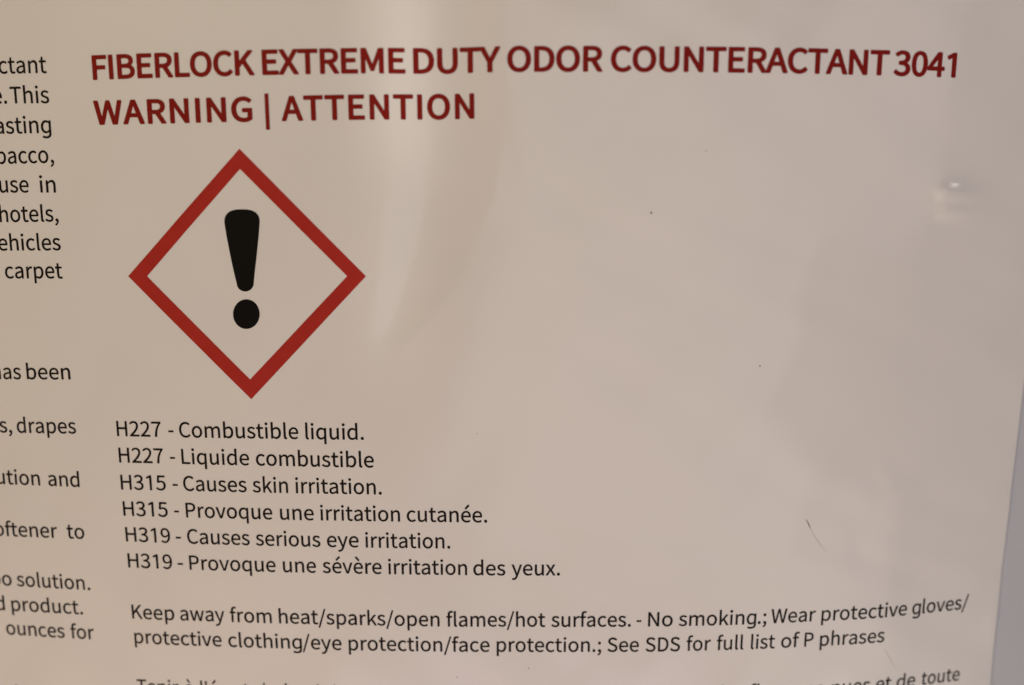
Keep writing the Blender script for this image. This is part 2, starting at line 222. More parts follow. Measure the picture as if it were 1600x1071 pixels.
DATA = json.loads(r'''{"rows":{"h1":{"z":[0.0448,0.0932,-0.0313,29.6492],"words":[["FIBERLOCK",-65.857,-39.628],["EXTREME",-38.424,-16.494],["DUTY",-15.331,-2.133],["ODOR",-1.135,13.177],["COUNTERACTANT",14.368,57.324],["3041",58.056,68.407]]},"h2":{"z":[-1.0949,-0.2658,0.5329,23.0052],"words":[["WARNING",-66.13,-40.278],["|",-38.277,-37.631],["ATTENTION",-35.74,-6.132]]},"r1":{"z":[0.0367,-27.4482],"words":[["H227",-66.241,-58.492],["-",-57.254,-56.372],["Combustible",-55.403,-35.326],["liquid.",-34.159,-24.546]]},"r2":{"z":[-0.4191,-0.632,-32.2562],"words":[["H227",-66.225,-58.469],["-",-57.314,-56.428],["Liquide",-55.323,-43.79],["combustible",-42.667,-23.035]]},"r3":{"z":[-1.0153,-0.8954,-36.8841],"words":[["H315",-66.266,-58.385],["-",-57.203,-56.313],["Causes",-55.358,-44.486],["skin",-43.464,-37.474],["irritation.",-36.226,-21.886]]},"r4":{"z":[-0.5227,-0.4737,-41.4542],"words":[["H315",-66.231,-58.387],["-",-57.268,-56.418],["Provoque",-55.236,-40.348],["une",-39.045,-33.351],["irritation",-32.254,-18.984],["cutanée.",-17.88,-4.604]]},"r5":{"z":[-0.1233,-46.0419],"words":[["H319",-66.192,-58.273],["-",-57.307,-56.364],["Causes",-55.288,-44.491],["serious",-43.437,-32.451],["eye",-31.36,-26.019],["irritation.",-24.903,-10.756]]},"r6":{"z":[-0.2809,-0.2501,-50.7037],"words":[["H319",-66.183,-58.275],["-",-57.304,-56.334],["Provoque",-55.231,-40.286],["une",-39.036,-33.401],["sévère",-32.291,-22.298],["irritation",-21.201,-8.008],["des",-6.984,-1.644],["yeux.",-0.621,7.427]]},"k1":{"z":[0.0345,-0.0157,-0.016,-59.9733],"words":[["Keep",-66.177,-58.546],["away",-57.52,-49.712],["from",-48.746,-41.442],["heat/sparks/open",-40.221,-12.765],["flames/hot",-11.618,5.04],["surfaces.",6.053,19.448],["-",20.399,21.22],["No",22.345,26.527],["smoking.;",27.548,42.624],["Wear",43.43,51.288],["protective",52.321,68.062],["gloves/",69.092,80.209]]},"k2":{"z":[-0.3963,-0.0561,0.0752,-64.5913],"words":[["protective",-66.084,-50.503],["clothing/eye",-49.327,-29.599],["protection/face",-28.387,-4.369],["protection.;",-3.175,14.543],["See",15.585,20.909],["SDS",22.04,27.928],["for",29.023,33.198],["full",34.213,38.872],["list",40.144,44.346],["of",45.432,48.687],["P",49.58,51.189],["phrases",52.344,64.162]]},"k4":{"z":[-73.9513],"words":[["Tenir",-66.357,-58.8],["à",-57.494,-56.398],["l'écart",-54.867,-46.162],["de",-44.517,-41.972],["la",-39.829,-37.803],["chaleur,",-35.558,-26.293],["des",-24.515,-20.414],["surfaces",-18.423,-6.961],["chaudes,",-4.982,6.545],["des",8.301,12.363],["étincelles,",14.34,28.219],["des",34.448,38.601],["flammes",40.408,53.655],["nues",55.069,62.252],["et",63.347,66.294],["de",67.359,71.041],["toute",72.308,80.091]]},"a1":{"z":[-2.4532,29.2153],"words":[[["counterac","tant"],-96.719,-73.542]]},"a2":{"z":[-2.2856,24.7316],"words":[[["use","."],-86.967,-80.888],["This",-80.287,-73.508]]},"a3":{"z":[-0.91,21.1644],"words":[[["la","sting"],-84.315,-73.583]]},"a4":{"z":[17.1983],"words":[[["tob","acco,"],-87.19,-73.54]]},"a5":{"z":[-1.5035,11.4036],"words":[[["u","se"],-83.557,-78.337],["in",-76.393,-73.612]]},"a6":{"z":[7.9109],"words":[[["h","otels,"],-83.998,-73.509]]},"a7":{"z":[3.3022],"words":[[["ve","hicles"],-86.654,-73.495]]},"a8":{"z":[0.0122,-1.2499],"words":[["carpet",-83.882,-73.577]]},"a9":{"z":[1.1787,-17.1397],"words":[[["h","as"],-87.861,-82.616],["been",-81.573,-73.683]]},"b1":{"z":[1.0409,-26.4761],"words":[[["curtain","s,"],-98.946,-85.164],["drapes",-84.25,-73.499]]},"b2":{"z":[-0.2874,-36.7434],"words":[[["solu","tion"],-93.875,-80.856],["and",-79.352,-73.648]]},"b3":{"z":[0.3796,-45.4832],"words":[[["so","ftener"],-91.934,-78.51],["to",-76.77,-73.581]]},"b4":{"z":[-0.8481,-55.6877],"words":[[["shamp","o"],-100.812,-87.935],["solution.",-86.99,-73.362]]},"b5":{"z":[-0.2954,-59.8584],"words":[[["dilute","d"],-100.802,-89.712],["product.",-88.455,-75.121]]},"b6":{"z":[-0.5225,-64.6165],"words":[["ounces",-89.922,-78.886],["for",-77.778,-73.455]]},"b8":{"z":[-76.55],"words":[["the",-90.679,-86.005]]}},"gs":{"'":[389,[[139,673,146,663,158,661,230,661,242,664,249,673,273,937,276,1081,266,1094,254,1095,122,1095,111,1081,114,937]]],",":[389,[[90,-269,94,-276,106,-281,154,-258,202,-226,235,-197,265,-161,287,-125,312,-65,322,-17,325,31,322,67,310,115,297,139,274,166,238,185,202,191,166,186,130,168,106,143,94,115,92,67,106,30,118,15,142,-4,166,-13,190,-18,196,-29,180,-77,154,-115,118,-148,70,-175,60,-185,61,-197]]],"-":[486,[[49,340,60,328,72,328,420,328,432,332,438,340,436,448,420,456,60,456,51,448,49,436]]],".":[389,[[146,-21,170,-30,194,-33,230,-27,266,-6,290,27,299,51,302,75,294,123,271,159,242,180,218,188,194,191,158,185,122,163,98,130,88,87,94,39,114,3]]],"/":[549,[[0,-254,11,-266,23,-266,107,-266,119,-261,124,-254,541,1102,543,1114,539,1121,527,1127,443,1127,431,1126,421,1114]]],"1":[777,[[357,-3,362,-11,374,-15,494,-15,506,-14,515,-3,515,1029,506,1040,494,1041,398,1041,284,981,146,905,137,897,136,885,163,789,170,779,182,778,350,864,354,861]]],"2":[777,[[47,-3,52,-11,64,-15,700,-15,712,-14,722,-3,722,105,721,117,712,125,424,126,316,121,305,129,433,261,503,345,556,418,606,501,640,577,666,669,673,741,667,813,651,873,628,921,592,969,550,1005,478,1041,424,1055,352,1060,304,1056,232,1039,184,1018,136,988,76,938,41,897,45,885,118,813,124,808,136,808,208,876,268,911,304,921,340,926,388,921,412,914,448,897,475,873,491,849,506,813,514,777,517,741,509,669,491,609,450,525,403,453,347,381,268,292,164,189,52,87,47,69]]],"3":[777,[[258,-21,313,-30,361,-33,433,-28,505,-11,565,16,613,49,649,86,685,143,707,207,714,279,710,327,697,372,673,423,645,459,613,488,577,513,523,543,565,567,601,597,643,651,665,699,676,747,679,783,674,843,656,903,625,952,589,989,553,1013,481,1044,433,1055,361,1060,277,1051,229,1036,169,1008,101,963,63,927,66,915,73,905,133,835,145,827,157,831,198,867,229,888,277,911,325,923,361,926,397,923,433,913,470,891,493,867,511,831,518,783,513,735,506,711,493,687,460,651,421,628,373,612,325,603,241,596,234,579,234,483,241,472,253,470,325,466,397,455,445,440,481,421,517,390,535,363,548,327,554,279,550,243,540,207,527,183,505,156,469,129,433,114,397,106,325,105,253,122,185,159,113,219,97,218,31,135,26,123,32,111,85,61,133,28,205,-6]]],"5":[777,[[256,-21,310,-30,358,-33,430,-27,502,-6,562,25,610,63,651,111,685,171,711,255,718,327,712,411,688,495,654,555,622,593,578,627,514,657,454,672,394,676,346,673,310,666,262,648,258,663,279,891,286,902,658,903,668,915,666,1035,658,1041,646,1042,310,1042,154,1042,141,1035,106,543,130,523,190,489,262,529,310,544,370,548,406,544,442,534,478,514,501,495,528,459,544,423,553,387,557,327,553,279,544,243,522,195,492,159,466,137,430,118,394,107,358,104,310,106,250,120,214,135,178,157,106,216,94,215,87,207,24,123,25,111,82,59,130,28,202,-6]]],"7":[777,[[262,-3,269,-13,281,-15,413,-15,425,-3,445,273,464,393,490,501,527,609,577,717,641,826,725,945,726,1017,725,1030,713,1042,257,1042,63,1041,54,1029,54,921,57,909,65,902,521,902,535,897,485,822,426,717,377,609,338,501,310,393,288,273,272,141]]],"9":[777,[[235,-21,286,-31,334,-33,406,-24,466,-3,538,41,603,111,646,183,682,279,706,397,717,555,710,675,688,783,658,860,619,927,564,987,550,996,502,1027,430,1052,346,1059,298,1054,236,1035,178,1000,137,963,101,915,78,867,53,783,47,711,54,627,68,567,95,507,130,459,166,427,226,395,274,381,346,374,370,376,418,385,454,398,502,424,550,461,559,459,558,411,542,327,520,255,488,195,446,147,409,123,370,108,322,103,298,105,262,113,226,128,197,147,154,182,142,179,71,99,66,87,72,75,118,34,178,-2],[322,505,286,518,262,534,242,555,220,591,207,627,200,663,197,711,200,759,208,795,226,843,241,867,262,891,295,915,322,925,358,930,394,926,427,915,442,907,478,879,499,855,525,807,542,759,556,699,564,627,512,567,483,543,442,518,382,501]]],";":[389,[[90,-269,94,-276,106,-281,154,-258,202,-226,235,-197,265,-161,287,-125,312,-65,322,-17,325,31,322,67,310,115,297,139,274,166,238,185,202,191,166,186,130,168,106,143,94,115,92,67,106,30,118,15,142,-4,166,-13,190,-18,196,-29,180,-77,154,-115,118,-148,70,-175,60,-185,61,-197],[168,535,214,533,250,547,266,559,286,583,300,619,300,667,287,703,262,732,226,752,202,756,178,756,142,743,110,715,92,679,88,631,93,607,103,583,130,552]]],"C":[894,[[425,-21,533,-33,581,-30,665,-12,713,8,761,36,821,84,857,123,857,135,848,147,785,219,773,226,761,221,689,158,653,137,605,119,533,110,473,117,413,136,359,171,313,219,276,279,250,351,236,423,230,507,235,603,253,687,281,757,313,807,365,859,413,889,473,909,533,915,569,914,605,907,641,894,677,874,737,825,749,820,761,827,832,915,831,927,781,975,747,999,701,1023,629,1049,581,1057,533,1060,437,1050,351,1023,267,975,201,915,149,843,104,747,76,639,66,519,74,399,99,291,140,195,197,112,265,51,341,6]]],"D":[964,[[126,-3,137,-15,149,-15,401,-15,509,-7,605,19,703,69,771,129,821,198,865,297,889,405,896,513,888,633,864,741,827,825,765,909,701,962,617,1005,509,1034,401,1042,149,1042,135,1041,126,1029],[293,121,285,129,285,141,285,897,293,906,305,907,389,907,473,899,545,878,600,849,640,813,689,741,712,681,727,609,733,513,727,429,710,345,686,285,641,219,593,177,545,151,461,127,389,121]]],"H":[1020,[[126,-3,137,-15,149,-15,269,-15,285,-3,286,465,293,470,725,470,733,465,734,453,734,-3,749,-15,881,-15,893,-6,895,993,895,1029,881,1042,749,1042,737,1035,734,1029,734,621,725,612,293,612,285,621,285,1029,281,1036,269,1042,137,1042,126,1029]]],"K":[905,[[126,-3,137,-15,149,-15,269,-15,281,-9,285,9,286,321,437,500,449,501,739,-3,749,-14,761,-15,893,-15,905,-14,914,-3,911,9,548,633,554,645,703,825,857,1012,865,1029,857,1040,845,1042,698,1041,689,1034,293,559,285,573,285,1029,281,1036,269,1042,137,1042,126,1029]]],"L":[761,[[126,-3,137,-15,149,-15,713,-15,725,-14,735,-3,735,105,734,117,725,125,289,129,285,141,285,597,285,1029,281,1036,269,1042,137,1042,126,1029]]],"N":[1013,[[126,-3,137,-15,149,-15,257,-15,269,-14,278,-3,278,573,269,795,274,777,281,774,355,633,725,-7,737,-15,869,-15,881,-10,886,9,886,1017,886,1029,881,1037,869,1042,749,1042,737,1037,733,1029,733,453,744,261,737,242,658,393,281,1039,137,1042,126,1029]]],"P":[887,[[126,-3,137,-15,149,-15,269,-15,285,-3,285,381,290,393,521,399,593,412,665,438,713,468,772,525,801,573,825,645,833,729,826,801,804,873,773,922,739,957,713,977,662,1005,593,1026,521,1038,425,1042,149,1042,135,1041,126,1029],[293,529,285,537,285,549,285,897,293,906,425,907,521,899,581,883,620,861,641,839,658,813,669,777,674,729,670,681,657,633,641,605,617,579,569,552,533,540,485,532]]],"S":[835,[[315,-21,375,-31,423,-33,507,-27,579,-8,639,19,687,53,731,99,766,159,784,219,790,279,783,339,774,375,757,411,723,460,687,494,615,540,339,665,291,703,277,723,267,747,262,795,267,819,277,843,308,879,363,906,435,916,471,914,531,902,591,877,663,824,675,821,687,831,747,905,753,915,747,932,698,975,651,1005,567,1041,531,1050,467,1059,435,1060,363,1054,303,1039,243,1012,195,978,157,939,127,891,106,831,100,771,107,711,123,663,143,627,172,591,213,555,279,514,495,418,555,386,598,351,614,327,622,303,627,267,625,231,611,195,594,171,579,156,543,133,507,120,471,113,387,113,315,130,243,163,207,187,147,238,131,231,59,147,52,135,56,123,99,83,171,33,231,4]]],"T":[839,[[339,-3,351,-15,363,-15,483,-15,495,-10,500,-3,501,897,507,902,795,902,808,909,811,921,811,1029,800,1041,519,1042,51,1042,37,1041,28,1029,28,921,31,909,39,902,327,902,338,897]]],"W":[1230,[[239,-3,248,-14,260,-15,404,-15,416,-12,423,-3,608,763,620,768,655,609,809,-3,824,-15,980,-15,992,-8,1207,1029,1196,1042,1064,1041,1054,1029,944,477,902,225,896,193,834,477,693,1029,683,1041,560,1042,548,1037,544,1029,404,477,344,207,332,253,184,1029,176,1040,164,1042,32,1042,21,1029,23,1017]]],"a":[789,[[224,-21,259,-30,307,-33,379,-23,415,-12,472,15,547,64,559,-10,571,-15,667,-15,679,-15,687,-9,691,3,691,459,688,531,675,603,655,656,630,699,583,745,535,773,475,790,415,795,367,793,271,772,175,733,115,699,101,687,103,671,148,591,159,579,175,581,247,623,307,646,367,657,427,655,463,643,487,627,499,613,519,579,532,519,533,507,527,495,427,480,343,462,247,430,187,401,139,365,98,315,74,255,68,195,72,147,86,99,105,63,136,27,175,-2],[283,109,259,122,245,135,226,171,221,207,224,231,238,267,258,291,283,309,331,334,391,353,475,370,523,377,531,375,534,363,534,195,476,147,415,114,379,104,343,100,307,103]]],"b":[866,[[390,-21,461,-33,545,-21,593,-5,646,27,710,87,749,143,778,207,800,291,809,387,803,483,789,555,763,627,725,687,677,735,629,765,569,786,485,795,425,786,389,775,329,747,281,715,269,723,273,843,273,1119,257,1130,125,1130,114,1119,114,3,118,-9,125,-15,233,-15,245,-2,257,50,317,9],[401,110,365,120,317,143,279,171,273,183,273,555,278,567,317,599,389,642,449,656,510,651,545,638,578,615,605,580,623,543,634,507,643,447,646,387,639,315,629,267,611,219,589,183,557,147,521,123,485,110,437,105]]],"c":[714,[[336,-21,429,-33,465,-31,525,-20,573,-3,621,21,669,53,690,75,687,87,633,170,621,179,609,175,549,133,489,109,441,103,393,108,357,120,313,147,285,174,255,219,235,267,224,315,220,375,225,447,236,495,252,531,285,583,318,615,345,632,405,653,453,656,489,651,525,637,561,614,585,595,597,591,609,600,675,687,669,702,597,754,537,780,477,793,441,795,369,789,285,763,225,731,177,691,125,627,88,555,66,471,58,375,65,291,86,207,120,135,165,75,225,25,285,-6]]],"d":[868,[[302,-21,382,-33,454,-25,526,3,610,59,622,-9,634,-15,742,-15,750,-9,754,3,754,1119,742,1130,610,1130,596,1119,596,1035,598,730,523,771,490,783,442,793,406,795,334,787,274,767,214,730,166,686,118,619,85,543,66,471,59,375,64,291,82,205,110,135,154,70,202,25,250,-4],[370,110,334,123,300,147,274,175,250,219,234,267,225,315,222,375,225,435,238,495,257,543,280,579,310,612,346,637,382,651,442,656,490,648,526,633,575,603,589,591,596,579,596,207,592,195,553,159,526,139,490,120,430,106]]],"e":[776,[[344,-21,441,-33,501,-28,549,-19,609,1,645,18,693,46,701,63,657,147,645,158,633,157,595,135,549,115,477,100,405,103,357,117,325,135,285,167,255,207,233,255,222,291,217,327,225,335,717,336,726,351,732,411,728,495,721,531,710,579,685,639,645,697,605,735,549,768,477,789,417,795,357,789,285,768,213,725,165,681,124,627,89,555,64,459,58,375,65,291,87,207,123,135,170,75,229,27,285,-3],[225,456,219,459,218,471,223,495,235,531,254,567,285,607,309,628,345,648,381,659,417,663,453,659,489,649,513,635,536,615,562,579,576,543,586,495,588,459,585,456]]],"f":[455,[[135,-3,150,-15,270,-15,282,-14,292,-3,292,633,294,638,306,642,438,642,450,650,453,657,450,769,438,776,294,777,293,909,303,957,314,981,330,998,366,1014,414,1013,474,995,485,1005,502,1065,512,1101,514,1113,510,1118,486,1130,438,1142,378,1148,318,1144,270,1130,234,1111,186,1066,170,1041,150,993,138,933,135,789,131,777,42,769,31,753,31,657,39,645,126,642,135,633]]],"g":[790,[[275,-339,334,-348,406,-351,478,-347,550,-332,610,-307,658,-274,699,-231,730,-174,748,-111,754,-39,754,765,742,776,634,776,622,765,616,729,610,719,550,759,478,786,406,795,334,787,274,767,214,731,161,681,130,638,119,621,86,549,66,465,59,381,65,285,80,213,107,141,145,81,192,33,250,-4,322,-27,382,-33,430,-29,490,-14,550,16,598,48,600,45,593,-75,585,-111,562,-152,543,-171,514,-192,454,-212,382,-216,286,-202,178,-165,168,-171,130,-269,127,-279,130,-288,190,-317],[358,115,334,123,298,148,273,177,252,213,235,261,224,321,221,381,225,441,238,496,255,537,284,585,307,609,346,637,382,651,442,656,478,651,514,639,562,612,595,585,595,201,574,177,538,147,481,117,418,105]]],"h":[850,[[114,-3,125,-15,137,-15,257,-15,273,-3,273,537,276,549,317,588,365,624,413,646,461,653,497,650,521,643,545,629,570,597,587,549,594,465,594,-3,605,-15,617,-15,737,-15,749,-8,752,9,752,477,745,573,737,614,718,669,689,716,651,753,617,773,569,788,497,795,425,784,353,753,269,692,273,813,273,1113,270,1125,257,1130,137,1130,125,1130,118,1125,114,1113]]],"i":[385,[[114,-3,129,-15,261,-15,273,-3,273,765,261,776,249,776,129,776,114,765],[155,909,189,902,213,904,237,911,268,933,284,957,292,981,294,1005,287,1041,261,1077,237,1091,213,1098,189,1100,153,1093,117,1068,101,1041,94,1005,96,981,104,957,119,933]]],"k":[773,[[114,-3,125,-15,137,-15,257,-15,269,-4,270,189,275,201,389,334,401,332,605,-5,617,-15,749,-15,761,-15,773,-4,771,9,491,453,738,753,740,765,725,776,665,776,581,776,569,768,281,409,271,417,270,429,270,1113,266,1125,257,1130,137,1130,125,1130,118,1125,114,1113]]],"l":[398,[[198,-21,233,-31,293,-32,341,-22,353,-9,332,99,317,106,293,103,281,109,274,135,273,1107,269,1124,257,1130,137,1130,125,1130,114,1119,116,111,122,75,142,27,173,-7]]],"m":[1297,[[114,-3,125,-15,137,-15,257,-15,273,-3,276,549,317,591,353,618,389,639,425,650,473,651,497,645,521,632,545,607,557,585,567,549,575,465,575,9,575,-3,581,-12,593,-15,713,-15,725,-12,732,-3,732,537,735,549,797,606,833,630,869,646,917,652,965,642,995,621,1017,585,1031,525,1035,465,1035,141,1037,-7,1049,-15,1169,-15,1181,-15,1193,-3,1193,477,1190,549,1180,609,1159,669,1133,712,1097,749,1049,777,1001,790,953,795,905,791,845,772,809,752,749,707,701,663,677,706,633,753,593,775,533,792,485,795,449,792,389,774,329,741,269,692,257,686,245,770,233,776,125,776,114,765,114,753]]],"n":[854,[[114,-3,125,-15,137,-15,257,-15,273,-3,273,537,276,549,341,607,377,631,413,646,461,653,497,650,521,643,545,629,564,609,584,561,592,513,594,465,594,-3,605,-15,617,-15,737,-15,749,-8,752,9,752,213,752,477,747,561,737,614,718,669,689,716,665,741,617,773,569,788,509,795,461,792,425,784,365,759,317,729,269,690,257,686,245,770,233,776,125,776,114,765,114,753]]],"o":[849,[[337,-21,417,-33,489,-27,561,-6,622,27,680,75,726,135,762,207,784,291,791,375,784,471,761,555,726,627,680,687,622,735,561,768,513,783,429,795,357,789,285,767,225,734,169,687,123,627,88,555,65,471,58,375,65,291,87,207,123,135,169,75,225,27,285,-5],[381,108,345,121,306,147,274,183,252,219,234,267,224,315,220,375,224,447,234,495,253,543,275,579,308,615,345,639,381,652,429,656,465,652,504,639,541,615,573,581,597,543,615,495,627,435,630,375,626,315,616,267,598,219,573,179,543,147,506,123,465,108,429,104]]],"p":[868,[[114,-324,125,-336,137,-336,257,-336,273,-324,271,24,281,31,353,-9,413,-28,461,-33,533,-25,593,-5,653,31,708,84,749,143,782,216,802,300,809,396,805,468,790,552,764,624,728,684,706,708,682,732,629,766,557,789,485,795,425,787,353,760,269,707,257,704,248,768,233,776,125,776,116,768],[413,108,377,116,338,132,293,159,273,180,275,564,341,616,401,646,449,656,509,651,545,638,581,612,601,588,620,552,635,504,644,444,646,396,641,324,628,264,609,216,587,180,557,148,521,124,485,110,437,105]]],"q":[868,[[596,-324,610,-336,622,-336,742,-336,754,-324,752,768,742,776,634,776,624,768,617,732,610,719,574,745,526,771,478,786,430,794,394,794,334,787,274,767,238,745,214,731,164,684,120,624,87,552,66,468,59,384,65,288,83,204,112,132,152,72,204,24,250,-4,310,-24,394,-33,454,-25,526,3,598,50],[394,108,370,110,334,123,298,148,271,180,251,216,234,264,224,324,221,384,226,444,237,492,256,540,278,576,310,612,346,637,382,651,418,656,466,653,514,639,550,620,593,588,596,576,596,204,589,192,550,156,502,126,442,107]]],"r":[543,[[114,-3,125,-15,137,-15,257,-15,273,-3,274,489,290,525,317,569,340,597,377,628,401,640,437,649,473,649,521,638,534,645,561,765,552,777,533,785,473,795,425,791,365,768,313,729,257,668,249,765,245,770,233,776,137,776,125,776,114,765]]],"s":[655,[[231,-21,317,-33,389,-29,449,-15,497,6,545,39,577,75,598,111,614,159,619,207,614,255,598,303,569,345,537,375,497,401,449,424,317,476,269,501,245,521,231,543,225,579,236,615,257,639,293,658,353,666,401,659,449,641,521,598,533,603,598,687,598,699,586,711,545,739,509,758,449,781,377,794,281,789,233,778,185,757,149,732,113,693,89,651,78,615,72,567,77,519,95,471,121,435,149,408,221,364,365,306,413,280,449,248,464,219,465,183,458,159,449,144,437,130,413,113,365,98,305,98,245,109,185,136,113,185,101,186,96,183,35,99,30,87,37,75,68,51,125,17,173,-4]]],"t":[528,[[285,-21,310,-28,358,-32,406,-30,454,-21,514,-4,521,3,522,15,497,111,490,119,478,120,430,105,394,100,346,109,326,123,309,147,300,171,294,231,295,639,298,642,490,643,499,651,501,663,501,759,497,771,490,775,298,777,294,783,294,795,294,975,288,987,274,990,166,989,157,975,142,779,130,774,34,769,24,759,23,747,25,651,34,642,130,642,134,639,136,231,138,183,149,123,166,77,190,39,226,5,262,-15]]],"u":[850,[[269,-21,294,-28,354,-33,426,-23,462,-11,498,7,594,82,601,3,606,-11,618,-15,714,-15,726,-15,734,-9,738,3,738,759,734,771,726,776,594,776,584,771,580,759,580,231,570,215,534,176,501,147,462,123,438,114,390,107,354,111,323,123,295,147,281,171,270,202,263,255,261,759,258,769,246,776,126,776,114,776,107,771,103,759,103,279,107,207,117,147,134,99,162,49,198,12,235,-9]]],"v":[730,[[278,-3,290,-15,302,-15,446,-15,458,-3,726,765,710,776,590,776,578,774,570,765,397,237,374,164,362,161,166,765,158,774,146,776,14,776,3,765]]],"w":[1123,[[234,-3,238,-10,250,-15,394,-15,406,-12,413,-3,562,571,599,417,710,-3,718,-13,730,-15,886,-14,898,6,1102,765,1090,776,958,775,949,765,946,753,816,225,802,161,645,753,634,774,502,776,488,765,371,333,334,181,322,200,295,333,183,765,178,771,166,776,34,776,23,765,25,753]]],"x":[697,[[6,-3,17,-15,161,-14,192,33,329,275,341,287,521,-5,533,-15,545,-15,677,-15,689,-6,688,9,446,381,449,393,655,729,670,753,672,765,665,773,653,776,521,776,509,765,365,504,353,501,291,609,185,774,41,776,29,769,26,765,28,753,249,405,252,393,9,9]]],"y":[730,[[61,-331,98,-340,146,-343,194,-338,242,-324,302,-288,334,-259,371,-211,417,-127,441,-67,726,761,722,770,710,776,590,776,577,773,438,353,386,173,374,186,229,593,160,773,146,776,26,776,9,773,3,761,7,749,305,5,306,-7,292,-55,266,-115,242,-151,218,-176,194,-193,158,-205,122,-207,74,-195,67,-199,61,-211,38,-307,39,-319]]],"à":[789,[[224,-21,259,-30,307,-33,379,-23,415,-12,472,15,547,64,559,-10,571,-15,667,-15,679,-15,687,-9,691,3,691,459,688,531,675,603,655,656,630,699,583,745,535,773,475,790,415,795,367,793,271,772,175,733,115,699,101,687,103,671,148,591,159,579,175,581,247,623,307,646,367,657,427,655,463,643,487,627,499,613,519,579,532,519,533,507,527,495,427,480,343,462,247,430,187,401,139,365,98,315,74,255,68,195,72,147,86,99,105,63,136,27,175,-2],[283,109,259,122,245,135,226,171,221,207,224,231,238,267,258,291,283,309,331,334,391,353,475,370,523,377,531,375,534,363,534,195,476,147,415,114,379,104,343,100,307,103],[425,891,439,881,451,885,518,951,522,963,299,1227,283,1236,271,1230,187,1149,182,1143,182,1131]]],"è":[776,[[344,-21,441,-33,501,-28,549,-19,609,1,645,18,693,46,701,63,657,147,645,158,633,157,595,135,549,115,477,100,405,103,357,117,325,135,285,167,255,207,233,255,222,291,217,327,225,335,717,336,726,351,732,411,728,495,721,531,710,579,685,639,645,697,605,735,549,768,477,789,417,795,357,789,285,768,213,725,165,681,124,627,89,555,64,459,58,375,65,291,87,207,123,135,170,75,229,27,285,-3],[225,456,219,459,218,471,223,495,235,531,254,567,285,607,309,628,345,648,381,659,417,663,453,659,489,649,513,635,536,615,562,579,576,543,586,495,588,459,585,456],[418,891,429,882,441,883,512,951,516,963,295,1227,285,1235,273,1234,177,1146,175,1131]]],"é":[776,[[344,-21,441,-33,501,-28,549,-19,609,1,645,18,693,46,701,63,657,147,645,158,633,157,595,135,549,115,477,100,405,103,357,117,325,135,285,167,255,207,233,255,222,291,217,327,225,335,717,336,726,351,732,411,728,495,721,531,710,579,685,639,645,697,605,735,549,768,477,789,417,795,357,789,285,768,213,725,165,681,124,627,89,555,64,459,58,375,65,291,87,207,123,135,170,75,229,27,285,-3],[225,456,219,459,218,471,223,495,235,531,254,567,285,607,309,628,345,648,381,659,417,663,453,659,489,649,513,635,536,615,562,579,576,543,586,495,588,459,585,456],[375,891,393,881,405,889,648,1131,645,1146,575,1215,549,1236,537,1233,317,975,310,963,314,951]]],"ﬂ":[854,[[655,-21,690,-31,738,-33,798,-21,808,-9,789,99,774,106,750,103,738,108,729,135,728,1107,726,1121,714,1130,582,1130,569,1119,571,111,577,75,598,27,618,3],[138,-9,150,-15,270,-15,282,-14,288,-9,292,3,292,639,306,642,438,642,452,651,453,759,449,771,438,776,306,776,292,783,294,915,305,963,318,986,330,999,366,1014,414,1013,474,995,486,1009,500,1059,514,1107,511,1119,486,1130,438,1142,378,1148,318,1144,270,1130,227,1107,198,1081,174,1047,148,987,138,939,135,783,126,774,42,769,32,759,33,651,42,642,126,642,132,639,135,627,135,3]]]},"ex":[[-45.706,7.545],[-45.663,7.971],[-45.589,8.266],[-45.48,8.518],[-45.337,8.739],[-45.158,8.933],[-44.945,9.101],[-44.698,9.243],[-44.417,9.36],[-44.1,9.45],[-43.742,9.513],[-43.326,9.55],[-42.73,9.559],[-42.135,9.541],[-41.726,9.498],[-41.376,9.429],[-41.071,9.334],[-40.804,9.214],[-40.575,9.068],[-40.382,8.898],[-40.227,8.702],[-40.108,8.48],[-40.028,8.228],[-39.987,7.933],[-39.99,7.509],[-40.268,5.321],[-40.723,2.318],[-41.157,-0.202],[-41.42,-2.027],[-41.46,-2.281],[-41.553,-2.526],[-41.694,-2.751],[-41.879,-2.949],[-42.1,-3.111],[-42.349,-3.232],[-42.616,-3.307],[-42.892,-3.332],[-43.164,-3.307],[-43.424,-3.233],[-43.66,-3.112],[-43.864,-2.95],[-44.028,-2.752],[-44.145,-2.527],[-44.212,-2.282],[-44.224,-2.028],[-44.593,-0.198],[-45.014,2.331],[-45.458,5.347]],"dot":[[-40.706,-6.944],[-40.741,-7.254],[-40.813,-7.56],[-40.921,-7.855],[-41.062,-8.135],[-41.236,-8.395],[-41.437,-8.63],[-41.665,-8.837],[-41.913,-9.012],[-42.179,-9.151],[-42.457,-9.253],[-42.743,-9.315],[-43.032,-9.337],[-43.319,-9.318],[-43.598,-9.258],[-43.866,-9.159],[-44.118,-9.022],[-44.348,-8.849],[-44.554,-8.643],[-44.731,-8.409],[-44.877,-8.15],[-44.989,-7.87],[-45.065,-7.575],[-45.103,-7.269],[-45.104,-6.958],[-45.068,-6.647],[-44.994,-6.342],[-44.884,-6.047],[-44.741,-5.768],[-44.566,-5.509],[-44.363,-5.275],[-44.135,-5.07],[-43.886,-4.898],[-43.621,-4.76],[-43.343,-4.66],[-43.058,-4.599],[-42.771,-4.579],[-42.486,-4.599],[-42.208,-4.658],[-41.942,-4.757],[-41.693,-4.894],[-41.464,-5.065],[-41.259,-5.269],[-41.083,-5.501],[-40.937,-5.759],[-40.825,-6.036],[-40.749,-6.33],[-40.709,-6.634]]}''')
GLYPH = DATA['gs']; ROWS = DATA['rows']
CAP = 1028.0                                                          # capital height in glyph units

